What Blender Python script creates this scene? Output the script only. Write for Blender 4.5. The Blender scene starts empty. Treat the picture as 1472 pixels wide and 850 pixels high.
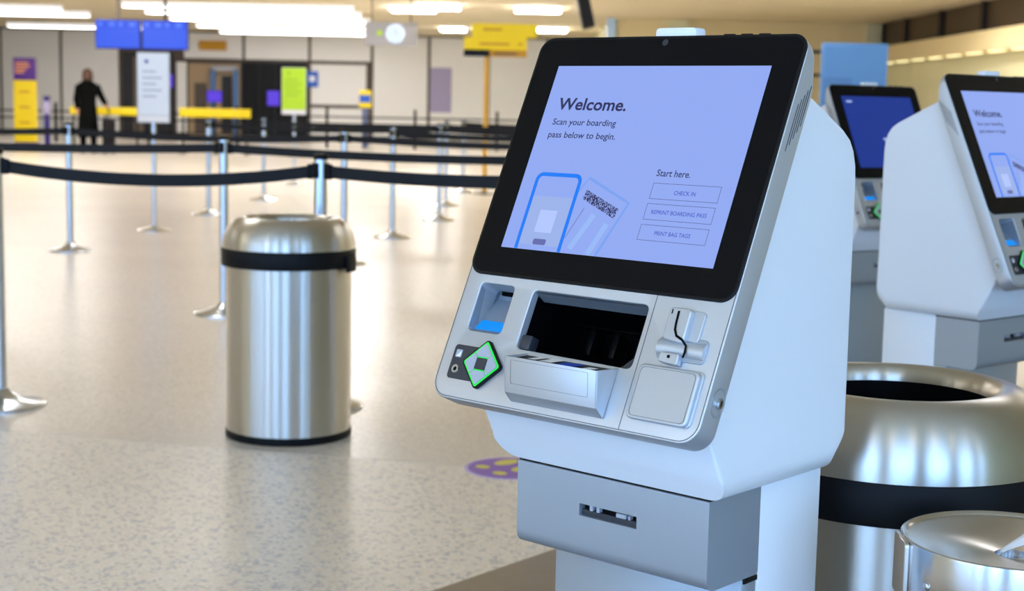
import bpy, bmesh, math, random
from mathutils import Matrix, Vector
random.seed(7)
sc = bpy.context.scene
col = sc.collection
R = math.radians

# ------------------------------------------------------------------ camera, world, exposure
CAM_H = 1.205
r_ = Vector((0.99978411, 0.00259373, 0.02061549))
u_ = Vector((-0.02077802, 0.12480364, 0.99196387))
f_ = Vector((0.0, 0.99217807, -0.12483059))
cd = bpy.data.cameras.new('camera')
cam = bpy.data.objects.new('camera', cd)
col.objects.link(cam)
cam.matrix_world = Matrix(((r_.x, u_.x, -f_.x, 0.0), (r_.y, u_.y, -f_.y, 0.0), (r_.z, u_.z, -f_.z, CAM_H), (0, 0, 0, 1)))
cd.sensor_fit = 'HORIZONTAL'
cd.sensor_width = 36.0
cd.lens = 2180.46 / 1472 * 36.0
cd.clip_start = 0.05
cd.clip_end = 300
cd.dof.use_dof = True
cd.dof.focus_distance = 1.93
cd.dof.aperture_fstop = 7.6
sc.camera = cam

vs = sc.view_settings
vs.view_transform = 'Standard'
vs.look = 'None'
vs.gamma = 1.0
vs.use_curve_mapping = False
vs.exposure = 0.12

w = bpy.data.worlds.new('daylight')
sc.world = w
w.use_nodes = True
bg = w.node_tree.nodes['Background']
bg.inputs['Color'].default_value = (0.305, 0.56, 1.0, 1)      # hazy blue daylight outside the glazed front
bg.inputs['Strength'].default_value = 7.6

FILL_STRENGTH = 6.0          # added fill panels over the near hall, out of view
FILL_COLOR = (1.0, 0.975, 0.95)
FAR_STRENGTH = 9.0            # long linear fixtures at the far end
FAR_COLOR = (1.0, 0.985, 0.99)
CEIL_Z = 3.37

# ------------------------------------------------------------------ helpers
def lin(c):
    def f(v):
        v = v / 255.0
        return v / 12.92 if v <= 0.04045 else ((v + 0.055) / 1.055) ** 2.4
    return (f(c[0]), f(c[1]), f(c[2]), 1.0)

def mat(name, rgb, rough=0.5, metal=0.0, emit=0.0, ecol=None, spec=0.5, bump=0.0, scale=60.0, coat=0.0, var=0.0):
    m = bpy.data.materials.new(name)
    m.use_nodes = True
    nt = m.node_tree
    b = nt.nodes['Principled BSDF']
    b.inputs['Base Color'].default_value = lin(rgb)
    b.inputs['Roughness'].default_value = rough
    b.inputs['Metallic'].default_value = metal
    b.inputs['Specular IOR Level'].default_value = spec
    b.inputs['Coat Weight'].default_value = coat
    if emit:
        b.inputs['Emission Color'].default_value = ecol if ecol else lin(rgb)
        b.inputs['Emission Strength'].default_value = emit
    if bump or var:
        tc = nt.nodes.new('ShaderNodeTexCoord')
        n = nt.nodes.new('ShaderNodeTexNoise')
        n.inputs['Scale'].default_value = scale
        n.inputs['Detail'].default_value = 4
        nt.links.new(tc.outputs['Object'], n.inputs['Vector'])
        if bump:
            bp = nt.nodes.new('ShaderNodeBump')
            bp.inputs['Strength'].default_value = bump
            bp.inputs['Distance'].default_value = 0.002
            nt.links.new(n.outputs['Fac'], bp.inputs['Height'])
            nt.links.new(bp.outputs['Normal'], b.inputs['Normal'])
        if var:
            mx = nt.nodes.new('ShaderNodeMix')
            mx.data_type = 'RGBA'
            c = lin(rgb)
            mx.inputs['A'].default_value = (c[0] * (1 - var), c[1] * (1 - var), c[2] * (1 - var), 1)
            mx.inputs['B'].default_value = (min(1, c[0] * (1 + var)), min(1, c[1] * (1 + var)), min(1, c[2] * (1 + var)), 1)
            nt.links.new(n.outputs['Fac'], mx.inputs['Factor'])
            nt.links.new(mx.outputs['Result'], b.inputs['Base Color'])
    return m

def glow(name, rgb, strength=1.0):
    m = bpy.data.materials.new(name)
    m.use_nodes = True
    b = m.node_tree.nodes['Principled BSDF']
    b.inputs['Base Color'].default_value = (0, 0, 0, 1)
    b.inputs['Roughness'].default_value = 0.25
    b.inputs['Specular IOR Level'].default_value = 0.25
    b.inputs['Emission Color'].default_value = lin(rgb)
    b.inputs['Emission Strength'].default_value = strength
    return m

def steel(name, rgb, rough=0.28, aniso=0.75, rot=0.25, streak=True, zscale=0.15):
    m = bpy.data.materials.new(name)
    m.use_nodes = True
    nt = m.node_tree
    b = nt.nodes['Principled BSDF']
    b.inputs['Metallic'].default_value = 1.0
    b.inputs['Base Color'].default_value = lin(rgb)
    b.inputs['Roughness'].default_value = rough
    b.inputs['Anisotropic'].default_value = aniso
    b.inputs['Anisotropic Rotation'].default_value = rot
    tg = nt.nodes.new('ShaderNodeTangent')
    tg.direction_type = 'RADIAL'
    tg.axis = 'Z'
    nt.links.new(tg.outputs['Tangent'], b.inputs['Tangent'])
    if streak:
        tc = nt.nodes.new('ShaderNodeTexCoord')
        mp = nt.nodes.new('ShaderNodeMapping')
        mp.inputs['Scale'].default_value = (2.0, 2.0, 300.0)
        n = nt.nodes.new('ShaderNodeTexNoise')
        n.inputs['Scale'].default_value = 3.0
        n.inputs['Detail'].default_value = 3
        mr = nt.nodes.new('ShaderNodeMapRange')
        mr.inputs['To Min'].default_value = rough * 0.93
        mr.inputs['To Max'].default_value = rough * 1.08
        nt.links.new(tc.outputs['Object'], mp.inputs['Vector'])
        nt.links.new(mp.outputs['Vector'], n.inputs['Vector'])
        nt.links.new(n.outputs['Fac'], mr.inputs['Value'])
        nt.links.new(mr.outputs['Result'], b.inputs['Roughness'])
    return m

class MB:
    """collects geometry for one mesh object"""
    def __init__(self):
        self.bm = bmesh.new()
    def box(self, x0, y0, z0, x1, y1, z1, bev=0.0, seg=2, M=None):
        t = bmesh.new()
        bmesh.ops.create_cube(t, size=1.0)
        bmesh.ops.scale(t, vec=(abs(x1 - x0), abs(y1 - y0), abs(z1 - z0)), verts=t.verts)
        bmesh.ops.translate(t, vec=((x0 + x1) / 2, (y0 + y1) / 2, (z0 + z1) / 2), verts=t.verts)
        if bev:
            bmesh.ops.bevel(t, geom=t.edges[:], offset=bev, segments=seg, affect='EDGES', profile=0.5)
        return self.add(t, M)
    def add(self, t, M=None):
        if M is not None:
            bmesh.ops.transform(t, matrix=M, verts=t.verts)
        me = bpy.data.meshes.new('tmp')
        t.to_mesh(me)
        t.free()
        self.bm.from_mesh(me)
        bpy.data.meshes.remove(me)
        return self
    def mesh(self, me, M=None):
        t = bmesh.new()
        t.from_mesh(me)
        return self.add(t, M)
    def quads(self, verts, faces, M=None):
        t = bmesh.new()
        vv = [t.verts.new(v) for v in verts]
        for f in faces:
            t.faces.new([vv[i] for i in f])
        return self.add(t, M)
    def prism(self, poly, d0, d1, axis='x', bev=0.0, seg=2, M=None):
        """poly of 2D points extruded along an axis: axis x -> poly is (y,z); y -> (x,z); z -> (x,y)"""
        t = bmesh.new()
        def P(p, d):
            return {'x': (d, p[0], p[1]), 'y': (p[0], d, p[1]), 'z': (p[0], p[1], d)}[axis]
        a = [t.verts.new(P(p, d0)) for p in poly]
        b = [t.verts.new(P(p, d1)) for p in poly]
        n = len(poly)
        t.faces.new(a)
        t.faces.new(b[::-1])
        for i in range(n):
            t.faces.new((a[i], b[i], b[(i + 1) % n], a[(i + 1) % n]))
        bmesh.ops.recalc_face_normals(t, faces=t.faces)
        if bev:
            bmesh.ops.bevel(t, geom=t.edges[:], offset=bev, segments=seg, affect='EDGES', profile=0.5)
        return self.add(t, M)
    def lathe(self, prof, n=48, M=None, cap=True):
        t = bmesh.new()
        rings = []
        for (r, z) in prof:
            if r < 1e-6:
                rings.append([t.verts.new((0, 0, z))])
            else:
                rings.append([t.verts.new((r * math.cos(2 * math.pi * k / n), r * math.sin(2 * math.pi * k / n), z)) for k in range(n)])
        for A, B in zip(rings, rings[1:]):
            for k in range(n):
                k2 = (k + 1) % n
                if len(A) == 1 and len(B) > 1:
                    t.faces.new((A[0], B[k], B[k2]))
                elif len(B) == 1 and len(A) > 1:
                    t.faces.new((A[k], B[0], A[k2]))
                elif len(A) > 1:
                    t.faces.new((A[k], A[k2], B[k2], B[k]))
        bmesh.ops.recalc_face_normals(t, faces=t.faces)
        return self.add(t, M)
    def tube(self, pts, r, n=10, M=None):
        t = bmesh.new()
        rings = []
        pts = [Vector(p) for p in pts]
        for i, p in enumerate(pts):
            d = (pts[min(i + 1, len(pts) - 1)] - pts[max(i - 1, 0)]).normalized()
            a = d.cross(Vector((0, 0, 1)))
            if a.length < 1e-4:
                a = d.cross(Vector((0, 1, 0)))
            a.normalize()
            b = d.cross(a)
            rr = r[i] if isinstance(r, (list, tuple)) else r
            rings.append([t.verts.new(p + a * (rr * math.cos(2 * math.pi * k / n)) + b * (rr * math.sin(2 * math.pi * k / n))) for k in range(n)])
        for A, B in zip(rings, rings[1:]):
            for k in range(n):
                t.faces.new((A[k], A[(k + 1) % n], B[(k + 1) % n], B[k]))
        t.faces.new(rings[0][::-1])
        t.faces.new(rings[-1])
        bmesh.ops.recalc_face_normals(t, faces=t.faces)
        return self.add(t, M)
    def build(self, name, m, parent=None, smooth=True, M=None, angle=35):
        me = bpy.data.meshes.new(name)
        if M is not None:
            bmesh.ops.transform(self.bm, matrix=M, verts=self.bm.verts)
        self.bm.to_mesh(me)
        self.bm.free()
        me.materials.append(m)
        if smooth:
            me.polygons.foreach_set('use_smooth', [True] * len(me.polygons))
            me.set_sharp_from_angle(angle=R(angle))
        o = bpy.data.objects.new(name, me)
        col.objects.link(o)
        if parent is not None:
            o.parent = parent
        return o

def rrect(x0, y0, x1, y1, r, seg=8):
    pts = []
    for cx, cy, a0 in ((x1 - r, y1 - r, 0), (x0 + r, y1 - r, 90), (x0 + r, y0 + r, 180), (x1 - r, y0 + r, 270)):
        for k in range(seg + 1):
            a = R(a0 + 90 * k / seg)
            pts.append((cx + r * math.cos(a), cy + r * math.sin(a)))
    return pts

def rpoly(pts, r, seg=6):
    """polygon with rounded corners"""
    out = []
    n = len(pts)
    for i in range(n):
        p = Vector(pts[i]); a = (Vector(pts[i - 1]) - p); b = (Vector(pts[(i + 1) % n]) - p)
        rr = r[i] if isinstance(r, (list, tuple)) else r
        if rr <= 0:
            out.append(tuple(p)); continue
        ang = a.angle(b)
        d = min(rr / math.tan(ang / 2), a.length * .49, b.length * .49)
        p0 = p + a.normalized() * d; p1 = p + b.normalized() * d
        for k in range(seg + 1):
            t = k / seg
            q = p0 * (1 - t) ** 2 + p * (2 * t * (1 - t)) + p1 * t * t
            out.append((q.x, q.y))
    return out

def curve_mesh(cu):
    o = bpy.data.objects.new('tmp', cu)
    col.objects.link(o)
    dg = bpy.context.evaluated_depsgraph_get()
    dg.update()
    me = bpy.data.meshes.new_from_object(o.evaluated_get(dg))
    bpy.data.objects.remove(o)
    bpy.data.curves.remove(cu)
    return me

def slab_mesh(loops, n0, n1, bev=0.0, res=2):
    """flat plate with holes: first loop is the outline, the rest are holes; from n0 to n1 along z"""
    cu = bpy.data.curves.new('tmp', 'CURVE')
    cu.dimensions = '2D'
    cu.fill_mode = 'BOTH'
    for L in loops:
        s = cu.splines.new('POLY')
        s.points.add(len(L) - 1)
        for i, p in enumerate(L):
            s.points[i].co = (p[0], p[1], 0, 1)
        s.use_cyclic_u = True
    cu.extrude = abs(n1 - n0) / 2 - bev
    if bev:
        cu.bevel_depth = bev
        cu.bevel_resolution = res
        cu.offset = -bev
    me = curve_mesh(cu)
    me.transform(Matrix.Translation((0, 0, (n0 + n1) / 2)))
    return me

def text_mesh(body, x0, x1, base, cap, bold=0.0, z=0.0):
    """lettering from x0 to x1 with baseline and capital height given"""
    cu = bpy.data.curves.new('tmp', 'FONT')
    cu.body = body
    cu.size = 1.0
    cu.offset = bold
    cu.resolution_u = 3
    me = curve_mesh(cu)
    xs = [v.co.x for v in me.vertices]
    mn, mx = min(xs), max(xs)
    capf = 0.73
    for v in me.vertices:
        v.co.x = x0 + (v.co.x - mn) / (mx - mn) * (x1 - x0)
        v.co.y = base + v.co.y / capf * cap
        v.co.z = z
    return me

def empty(name, loc, rz=0.0):
    o = bpy.data.objects.new(name, None)
    o.empty_display_size = 0.1
    o.location = loc
    o.rotation_euler = (0, 0, rz)
    col.objects.link(o)
    return o

def tag(o, label=None, cat=None, group=None, kind=None):
    if label: o['label'] = label
    if cat: o['category'] = cat
    if group: o['group'] = group
    if kind: o['kind'] = kind
    return o

def struct(o):
    o['kind'] = 'structure'
    return o

def copy_tree(o, parent=None, skip=()):
    c = o.copy()
    col.objects.link(c)
    c.parent = parent
    for ch in list(o.children):
        if ch.name.split('.')[0] in skip:
            continue
        copy_tree(ch, c, skip)
    return c

# ------------------------------------------------------------------ materials
M = {}
M['white_plastic'] = mat('white_plastic', (236, 238, 240), 0.42, bump=0.03, scale=900)
M['silver'] = mat('silver_paint', (196, 200, 205), 0.38, metal=0.6, bump=0.03, scale=1500)
M['silver_dark'] = mat('silver_metal', (168, 176, 184), 0.42, metal=0.55, bump=0.03, scale=1500)
M['black_glass'] = mat('black_glass', (11, 11, 14), 0.25, spec=0.12)
M['black'] = mat('black_plastic', (14, 15, 18), 0.42, spec=0.2)
M['deep_black'] = mat('cavity_black', (7, 7, 9), 0.35, spec=0.08)
M['bay_silver'] = mat('bay_silver', (150, 158, 168), 0.45, metal=0.3)
M['bay_grey'] = mat('bay_grey', (104, 110, 118), 0.5)
M['rubber'] = mat('black_rubber', (13, 14, 17), 0.5, spec=0.15)
M['groove'] = mat('dark_groove', (60, 64, 70), 0.6)
M['charcoal'] = mat('charcoal_plastic', (44, 48, 56), 0.4)
M['steel'] = steel('brushed_steel', (198, 195, 188), 0.30, 0.92)
M['steel_fine'] = steel('spun_steel', (205, 204, 204), 0.24, 0.7)
M['chrome'] = steel('satin_chrome', (200, 206, 214), 0.22, 0.4, streak=False)
M['belt'] = mat('belt_webbing', (16, 19, 26), 0.8, bump=0.2, scale=900)
M['wall_white'] = mat('wall_panel', (246, 245, 243), 0.6, var=0.02, scale=1.5)
M['wall_dark'] = mat('wall_joint', (92, 82, 74), 0.7)
M['door_dark'] = mat('dark_door', (30, 30, 36), 0.5)
M['tan'] = mat('tan_wall', (222, 204, 156), 0.65, var=0.06, scale=0.8)
M['cream'] = mat('cream_wall', (216, 211, 172), 0.65, var=0.03, scale=1.0)
M['ceiling'] = mat('ceiling_tiles', (226, 212, 180), 0.8, var=0.05, scale=0.6)
M['brown'] = mat('brown_clerestory', (66, 50, 34), 0.45, var=0.15, scale=0.8)
M['brown_dark'] = mat('dark_mullion', (24, 18, 14), 0.6)
M['yellow'] = mat('yellow_panel', (255, 226, 0), 0.5)
M['amber'] = mat('amber_panel', (206, 150, 14), 0.5)
M['purple'] = mat('purple_panel', (88, 40, 150), 0.5)
M['orange'] = mat('orange_print', (240, 160, 80), 0.6)
M['navy_post'] = mat('indigo_post', (34, 14, 110), 0.45)
M['lime'] = mat('lime_card', (190, 232, 40), 0.5)
M['lime_dark'] = mat('lime_print', (150, 196, 40), 0.6)
M['blue'] = mat('blue_board', (86, 142, 206), 0.5)
M['blue_line'] = mat('blue_seam', (78, 128, 192), 0.6)
M['blue_sign'] = mat('blue_sign', (40, 100, 210), 0.5)
M['lavender'] = mat('lavender_poster', (172, 164, 200), 0.6)
M['grey_board'] = mat('grey_board', (176, 178, 186), 0.55)
M['wood_pole'] = mat('ochre_pole', (214, 166, 64), 0.45)
M['coat'] = mat('black_coat', (9, 10, 10), 0.9, spec=0.08)
M['hair'] = mat('brown_hair', (70, 44, 30), 0.6)
M['skin'] = mat('skin', (190, 140, 112), 0.6)
M['paper'] = mat('white_paper', (245, 246, 250), 0.7)
M['grey_print'] = mat('grey_print', (188, 196, 212), 0.7)
M['screen'] = glow('welcome_screen', (146, 170, 242), 0.92)
M['ink'] = glow('screen_ink', (46, 48, 92), 1.0)
M['ink_blue'] = glow('screen_ink_blue', (58, 78, 186), 1.0)
M['phone_blue'] = glow('screen_phone_blue', (28, 120, 240), 1.0)
M['card_blue'] = glow('screen_card_blue', (118, 156, 232), 1.0)
M['tint'] = glow('screen_tint', (150, 172, 226), 1.0)
M['tint2'] = glow('screen_tint_light', (172, 192, 246), 1.0)
M['bars'] = glow('screen_bars', (146, 178, 238), 1.0)
M['screen_dark'] = glow('idle_screen', (24, 52, 138), 1.0)
M['screen_white'] = glow('idle_screen_print', (170, 190, 230), 1.0)
M['green'] = glow('green_led', (30, 225, 80), 1.1)
M['cyan'] = glow('scanner_led', (14, 140, 240), 1.0)
M['fids'] = glow('flight_display', (44, 80, 226), 1.0)
M['fids_top'] = glow('flight_display_rows', (84, 122, 246), 1.0)
M['purple_screen'] = glow('purple_display', (92, 60, 214), 1.0)
M['clock_face'] = glow('clock_face', (226, 240, 250), 1.0)
M['status'] = mat('status_cap', (240, 242, 246), 0.4)

def lamp_mat(name, c, s):
    m = bpy.data.materials.new(name)
    m.use_nodes = True
    b = m.node_tree.nodes['Principled BSDF']
    b.inputs['Base Color'].default_value = (0.8, 0.8, 0.8, 1)
    b.inputs['Emission Color'].default_value = (*c, 1)
    b.inputs['Emission Strength'].default_value = s
    return m
M['lamp'] = lamp_mat('fill_diffuser', FILL_COLOR, FILL_STRENGTH)
M['lamp_far'] = lamp_mat('far_lamp_diffuser', FAR_COLOR, FAR_STRENGTH)
M['lamp_spot'] = lamp_mat('panel_lamp_diffuser', (1.0, 0.97, 0.93), 26.0)
M['lamp_soffit'] = lamp_mat('soffit_lamp', (1.0, 0.88, 0.42), 1.3)
M['lamp_down'] = lamp_mat('downlight_lens', (1.0, 0.80, 0.55), 190.0)
M['lamp_side'] = lamp_mat('lamp_side_panel', FAR_COLOR, 0.7)
M['fill_lamp_front'] = lamp_mat('fill_diffuser_front_rows', (1.0, 0.94, 0.86), 9.0)
M['fill_lamp_far'] = lamp_mat('fill_diffuser_far_rows', FILL_COLOR, FILL_STRENGTH * 3.0)

def terrazzo(name, base, chip_dark, chip_light, rough):
    m = bpy.data.materials.new(name)
    m.use_nodes = True
    nt = m.node_tree
    b = nt.nodes['Principled BSDF']
    tc = nt.nodes.new('ShaderNodeTexCoord')
    v1 = nt.nodes.new('ShaderNodeTexVoronoi'); v1.inputs['Scale'].default_value = 75
    v2 = nt.nodes.new('ShaderNodeTexVoronoi'); v2.inputs['Scale'].default_value = 150
    nz = nt.nodes.new('ShaderNodeTexNoise'); nz.inputs['Scale'].default_value = 26; nz.inputs['Detail'].default_value = 6
    big = nt.nodes.new('ShaderNodeTexNoise'); big.inputs['Scale'].default_value = 0.7; big.inputs['Detail'].default_value = 3
    for n in (v1, v2, nz, big):
        nt.links.new(tc.outputs['Object'], n.inputs['Vector'])
    def mix(fac, a, bcol):
        mx = nt.nodes.new('ShaderNodeMix'); mx.data_type = 'RGBA'
        nt.links.new(fac, mx.inputs['Factor'])
        if isinstance(a, tuple): mx.inputs['A'].default_value = a
        else: nt.links.new(a, mx.inputs['A'])
        if isinstance(bcol, tuple): mx.inputs['B'].default_value = bcol
        else: nt.links.new(bcol, mx.inputs['B'])
        return mx.outputs['Result']
    def ramp(src, lo, hi):
        mr = nt.nodes.new('ShaderNodeMapRange')
        mr.inputs['From Min'].default_value = lo
        mr.inputs['From Max'].default_value = hi
        nt.links.new(src, mr.inputs['Value'])
        return mr.outputs['Result']
    sep = nt.nodes.new('ShaderNodeSeparateColor')
    nt.links.new(v1.outputs['Color'], sep.inputs['Color'])
    sep2 = nt.nodes.new('ShaderNodeSeparateColor')
    nt.links.new(v2.outputs['Color'], sep2.inputs['Color'])
    c = mix(ramp(big.outputs['Fac'], 0.35, 0.7), lin(base), lin(tuple(int(x * 0.965) for x in base)))
    c = mix(ramp(sep.outputs['Red'], 0.72, 0.80), c, lin(chip_dark))
    c = mix(ramp(sep2.outputs['Green'], 0.80, 0.86), c, lin(chip_light))
    c = mix(ramp(nz.outputs['Fac'], 0.58, 0.75), c, lin(tuple(int(x * 0.93) for x in base)))
    nt.links.new(c, b.inputs['Base Color'])
    b.inputs['Roughness'].default_value = rough
    b.inputs['Specular IOR Level'].default_value = 0.45
    return m
M['floor_far'] = terrazzo('terrazzo_cream', (215, 207, 196), (201, 194, 185), (225, 219, 209), 0.27)
M['floor_near'] = terrazzo('terrazzo_grey', (236, 226, 213), (194, 190, 189), (244, 236, 226), 0.32)
M['mat'] = mat('island_vinyl', (128, 114, 98), 0.35, bump=0.05, scale=30, var=0.14)

# ------------------------------------------------------------------ the hall
# floor: grey terrazzo in front, cream terrazzo behind a joint that runs across the hall
def joint_y(x): return 4.98 - 0.232 * (x + 0.212)
def floor_piece(pts, m):
    b = MB()
    b.prism(pts, -0.06, 0.0, 'z')
    return struct(b.build('floor', m, smooth=False))
floor_piece([(-22, -4.7), (16, -4.7), (16, joint_y(16) + .004), (-22, joint_y(-22))], M['floor_near'])
floor_piece([(-22, joint_y(-22) + .004), (16, joint_y(16) + .008), (16, 52), (-22, 52)], M['floor_far'])
struct(MB().box(-22, -4.7, CEIL_Z, 16, 52, CEIL_Z + 0.2).build('ceiling', M['ceiling'], smooth=False))
struct(MB().box(-22.2, -4.7, 0, -22, 52, CEIL_Z).build('wall_left', M['cream'], smooth=False))

# wide vinyl island the kiosks stand on
b = MB()
b.prism([(-1.30, 2.28), (-0.168, 3.653), (0.116, 3.998), (2.4, 6.78), (4.6, 6.4), (4.6, 0.6), (-0.6, 0.6), (-1.9, 1.2)], 0.0, 0.006, 'z')
tag(b.build('island_mat', M['mat'], smooth=False), 'brownish grey vinyl mat on the floor beneath the kiosks', 'mat')

# glazed front of the hall behind the photographer: sill and added dark piers, open to the daylight
wb = struct(MB().box(-22, -4.7, 0, 16, -4.5, 0.30).build('wall_back', M['cream'], smooth=False))
for k in range(13):
    x = -20.6 + k * 3.1  # piers made wide and dark to stripe the reflections in the steel bins
    MB().box(x - .5, -4.7, .30, x + .5, -4.5, CEIL_Z).build('mullion', M['wall_dark'], wb, smooth=False)

# far wall: dark backing with light panels standing proud of the joints
FW = 50.0
far = struct(MB().box(-22, FW + .06, 0, 2.4, FW + .3, CEIL_Z).build('wall_far', M['wall_dark'], smooth=False))
# opening for the doorway is masked by a recess built in front of the backing, so carve by pieces instead
def panel(x0, x1, z0, z1, m='wall_white'):
    return MB().box(x0 + .05, FW, z0 + .04, x1 - .05, FW + .07, z1 - .03, bev=0.012, seg=1).build('panel', M[m], far, smooth=False)
for x0, x1 in ((-20.9, -18.8), (-18.8, -16.84), (-16.84, -14.88), (-14.88, -12.95), (-4.72, -2.86), (-2.86, -.92), (-.92, 1.0), (1.0, 2.36)):
    panel(x0, x1, 0.0, CEIL_Z - .02)
for x0, x1 in ((-10.9, -8.91), (-8.91, -6.76), (-6.76, -4.72)):
    panel(x0, x1, 2.46, CEIL_Z - .02)
panel(-11.15, -10.73, 0.0, 2.4)
panel(-6.76, -4.86, 1.04, 2.42)
panel(-6.76, -4.86, 0.0, 1.0)

# dark double door left of the header panels
d = struct(MB().box(-12.86, FW - .02, 0, -11.2, FW + .05, 2.66, bev=.01).build('door_1', M['door_dark'], smooth=False))
MB().box(-12.5, FW - .05, .05, -12.18, FW - .02, 2.5).build('door_leaf', mat('door_bronze', (112, 98, 84), .5), d, smooth=False)
MB().box(-11.9, FW - .05, .05, -11.3, FW - .02, 2.5).build('door_leaf', M['door_dark'], d, smooth=False)
# black shutter
d = struct(MB().box(-8.98, FW - .02, 0, -6.82, FW + .05, 2.42, bev=.01).build('door_2', M['door_dark'], smooth=False))
for k in range(4):
    MB().box(-8.92 + k * .53, FW - .04, .04, -8.42 + k * .53, FW - .015, 2.36, bev=.008, seg=1).build('leaf', M['black'], d, smooth=False)
# service doorway: lit alcove with an arch
d = struct(MB().box(-10.70, FW - .01, 0, -9.02, FW + .05, 2.40).build('door_3', mat('alcove_wall', (176, 152, 120), .7), smooth=False))
MB().box(-10.70, FW - .05, 2.34, -9.02, FW - .01, 2.42).build('lintel', M['wall_dark'], d, smooth=False)
MB().box(-9.94, FW - .25, 0, -9.82, FW - .01, 2.2, bev=.02).build('arch_post', M['blue_line'], d, smooth=False)
MB().box(-9.2, FW - .25, 0, -9.08, FW - .01, 2.2, bev=.02).build('arch_post', M['blue_line'], d, smooth=False)
MB().box(-9.94, FW - .25, 2.1, -9.08, FW - .01, 2.26, bev=.02).build('arch_beam', M['grey_board'], d, smooth=False)
MB().box(-9.62, FW - .05, .1, -9.28, FW - .02, 1.95).build('inner_door', M['door_dark'], d, smooth=False)
MB().box(-10.5, FW - .06, .05, -10.12, FW - .02, 1.7).build('inner_door', M['wall_dark'], d, smooth=False)

# right-hand block and side wall with clerestory
blk = struct(MB().box(2.36, 38, 0, 9.2, 38.4, CEIL_Z).build('wall_block', M['tan'], smooth=False))
MB().box(2.22, 37.86, 0, 2.42, 38.5, CEIL_Z, bev=.01).build('corner_trim', mat('pale_blue_trim', (176, 206, 236), .4), blk, smooth=False)
MB().box(3.69, 37.82, 0, 4.21, 38.02, CEIL_Z, bev=.01).build('pilaster', M['cream'], blk, smooth=False)
MB().box(8.58, 37.8, 0, 8.94, 38.02, CEIL_Z, bev=.01).build('pilaster', M['cream'], blk, smooth=False)
for zz in (2.05, 2.62):
    MB().box(4.3, 37.95, zz, 8.55, 38.02, zz + .07).build('rail', M['brown_dark'], blk, smooth=False)
struct(MB().box(2.36, 38.4, 0, 2.56, 50.1, CEIL_Z).build('wall_return', M['cream'], smooth=False))
wr = struct(MB().box(8.97, -4.7, 0, 9.3, 38, 2.36).build('wall_right', M['cream'], smooth=False))
MB().box(8.55, -4.7, 2.36, 9.3, 38, 2.74, bev=.02).build('bulkhead', M['tan'], wr, smooth=False)
MB().box(9.02, -4.7, 2.74, 9.3, 38, CEIL_Z).build('clerestory', M['brown'], wr, smooth=False)
for k in range(14):
    y = 35.6 - 2.95 * k
    MB().box(8.93, y - .1, 2.74, 9.05, y + .1, CEIL_Z).build('mullion', M['brown_dark'], wr, smooth=False)
for k in range(26):
    y = 37.2 - 1.35 * k
    o = MB().box(8.60, y - .35, 2.335, 8.72, y + .35, 2.362, bev=.008, seg=1).build('soffit_lamp', M['lamp_soffit'], wr, smooth=False)

# ------------------------------------------------------------------ ceiling lights
def linear_light(cx, cy, length, m, label, group, width=0.16, rz=0.0, drop=0.05):
    t = empty('ceiling_light', (cx, cy, CEIL_Z), rz)
    tag(t, label, 'ceiling light', group)
    L = length / 2
    b = MB()
    b.box(-L - .03, -width / 2 - .03, -.03, -L, width / 2 + .03, 0)
    b.box(L, -width / 2 - .03, -.03, L + .03, width / 2 + .03, 0)
    b.box(-L, -width / 2 - .03, -.03, L, -width / 2, 0)
    b.box(-L, width / 2, -.03, L, width / 2 + .03, 0)
    b.build('frame', M['wall_white'], t, smooth=False)
    if drop > .1:      # pendant strip: faintly glowing side panels, bright downward diffuser
        MB().box(-L, -width / 2, -drop, L, width / 2, -.008).build('side_panel', M['lamp_side'], t, smooth=False)
        MB().box(-L + .01, -width / 2 + .01, -drop - .006, L - .01, width / 2 - .01, -drop + .002).build('diffuser', m, t, smooth=False)
    else:
        MB().box(-L, -width / 2, -drop, L, width / 2, -.008, bev=.008, seg=1).build('diffuser', m, t, smooth=False)
    return t
ords = ('first', 'second', 'third', 'fourth', 'fifth', 'sixth')
for k, y in enumerate((47.6, 43.9, 40.3, 37.4, 35.0)):
    linear_light(-6.6 + .06 * k, y, 5.2, M['lamp_far'], 'long white strip light over the dark doors, %s row out from the far wall' % ords[k], 'strip lights over the dark doors', .36, 0, .13)
for k, y in enumerate((46.4, 39.6, 37.2)):
    linear_light(-13.5 if k else -12.9, y, 4.9, M['lamp_far'], 'long white strip light at the left edge, %s row out from the far wall' % ords[k], 'strip lights at the left edge', .36, 0, .13)
for (x, y, s_, t) in ((-2.4, 35.2, 1.0, 'nearer left'), (-1.75, 34.0, .9, 'nearest left'), (-1.85, 44.2, .7, 'far left, above the lavender poster'), (.45, 34.4, 1.0, 'nearest right'), (.98, 43.4, .8, 'far right, above the yellow sign')):
    tt = linear_light(x, y, s_, M['lamp_spot'], 'bright square white ceiling panel, the %s one' % t, 'square ceiling panels', 1.0, 0, .09)
for x, ys in ((-14.5, (-1.5, 3.5, 8.5, 13, 17.5, 22, 25.8, 29.6)), (-8.5, (-1.5, 3.5, 8.5, 13, 17.5, 22, 25.8, 29.6)), (-5.2, (-2.2,)),
              (-2.5, (8.5, 13, 17.5, 22, 25.8)), (3.2, (8.5, 13, 17.5, 22, 26.5)), (6.8, (8.5, 13, 17.5, 22, 26.5))):
    for y in ys:  # unseen fill panels, added because the hall needs their light
        m = 'fill_lamp_front' if y < 5 else 'fill_lamp_far' if y > 20 else 'lamp'
        linear_light(x, y, 2.6, M[m], 'added unseen white ceiling panel lighting the near hall, above the top of the picture', 'added fill panels over the near hall', .7, R(90))
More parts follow.
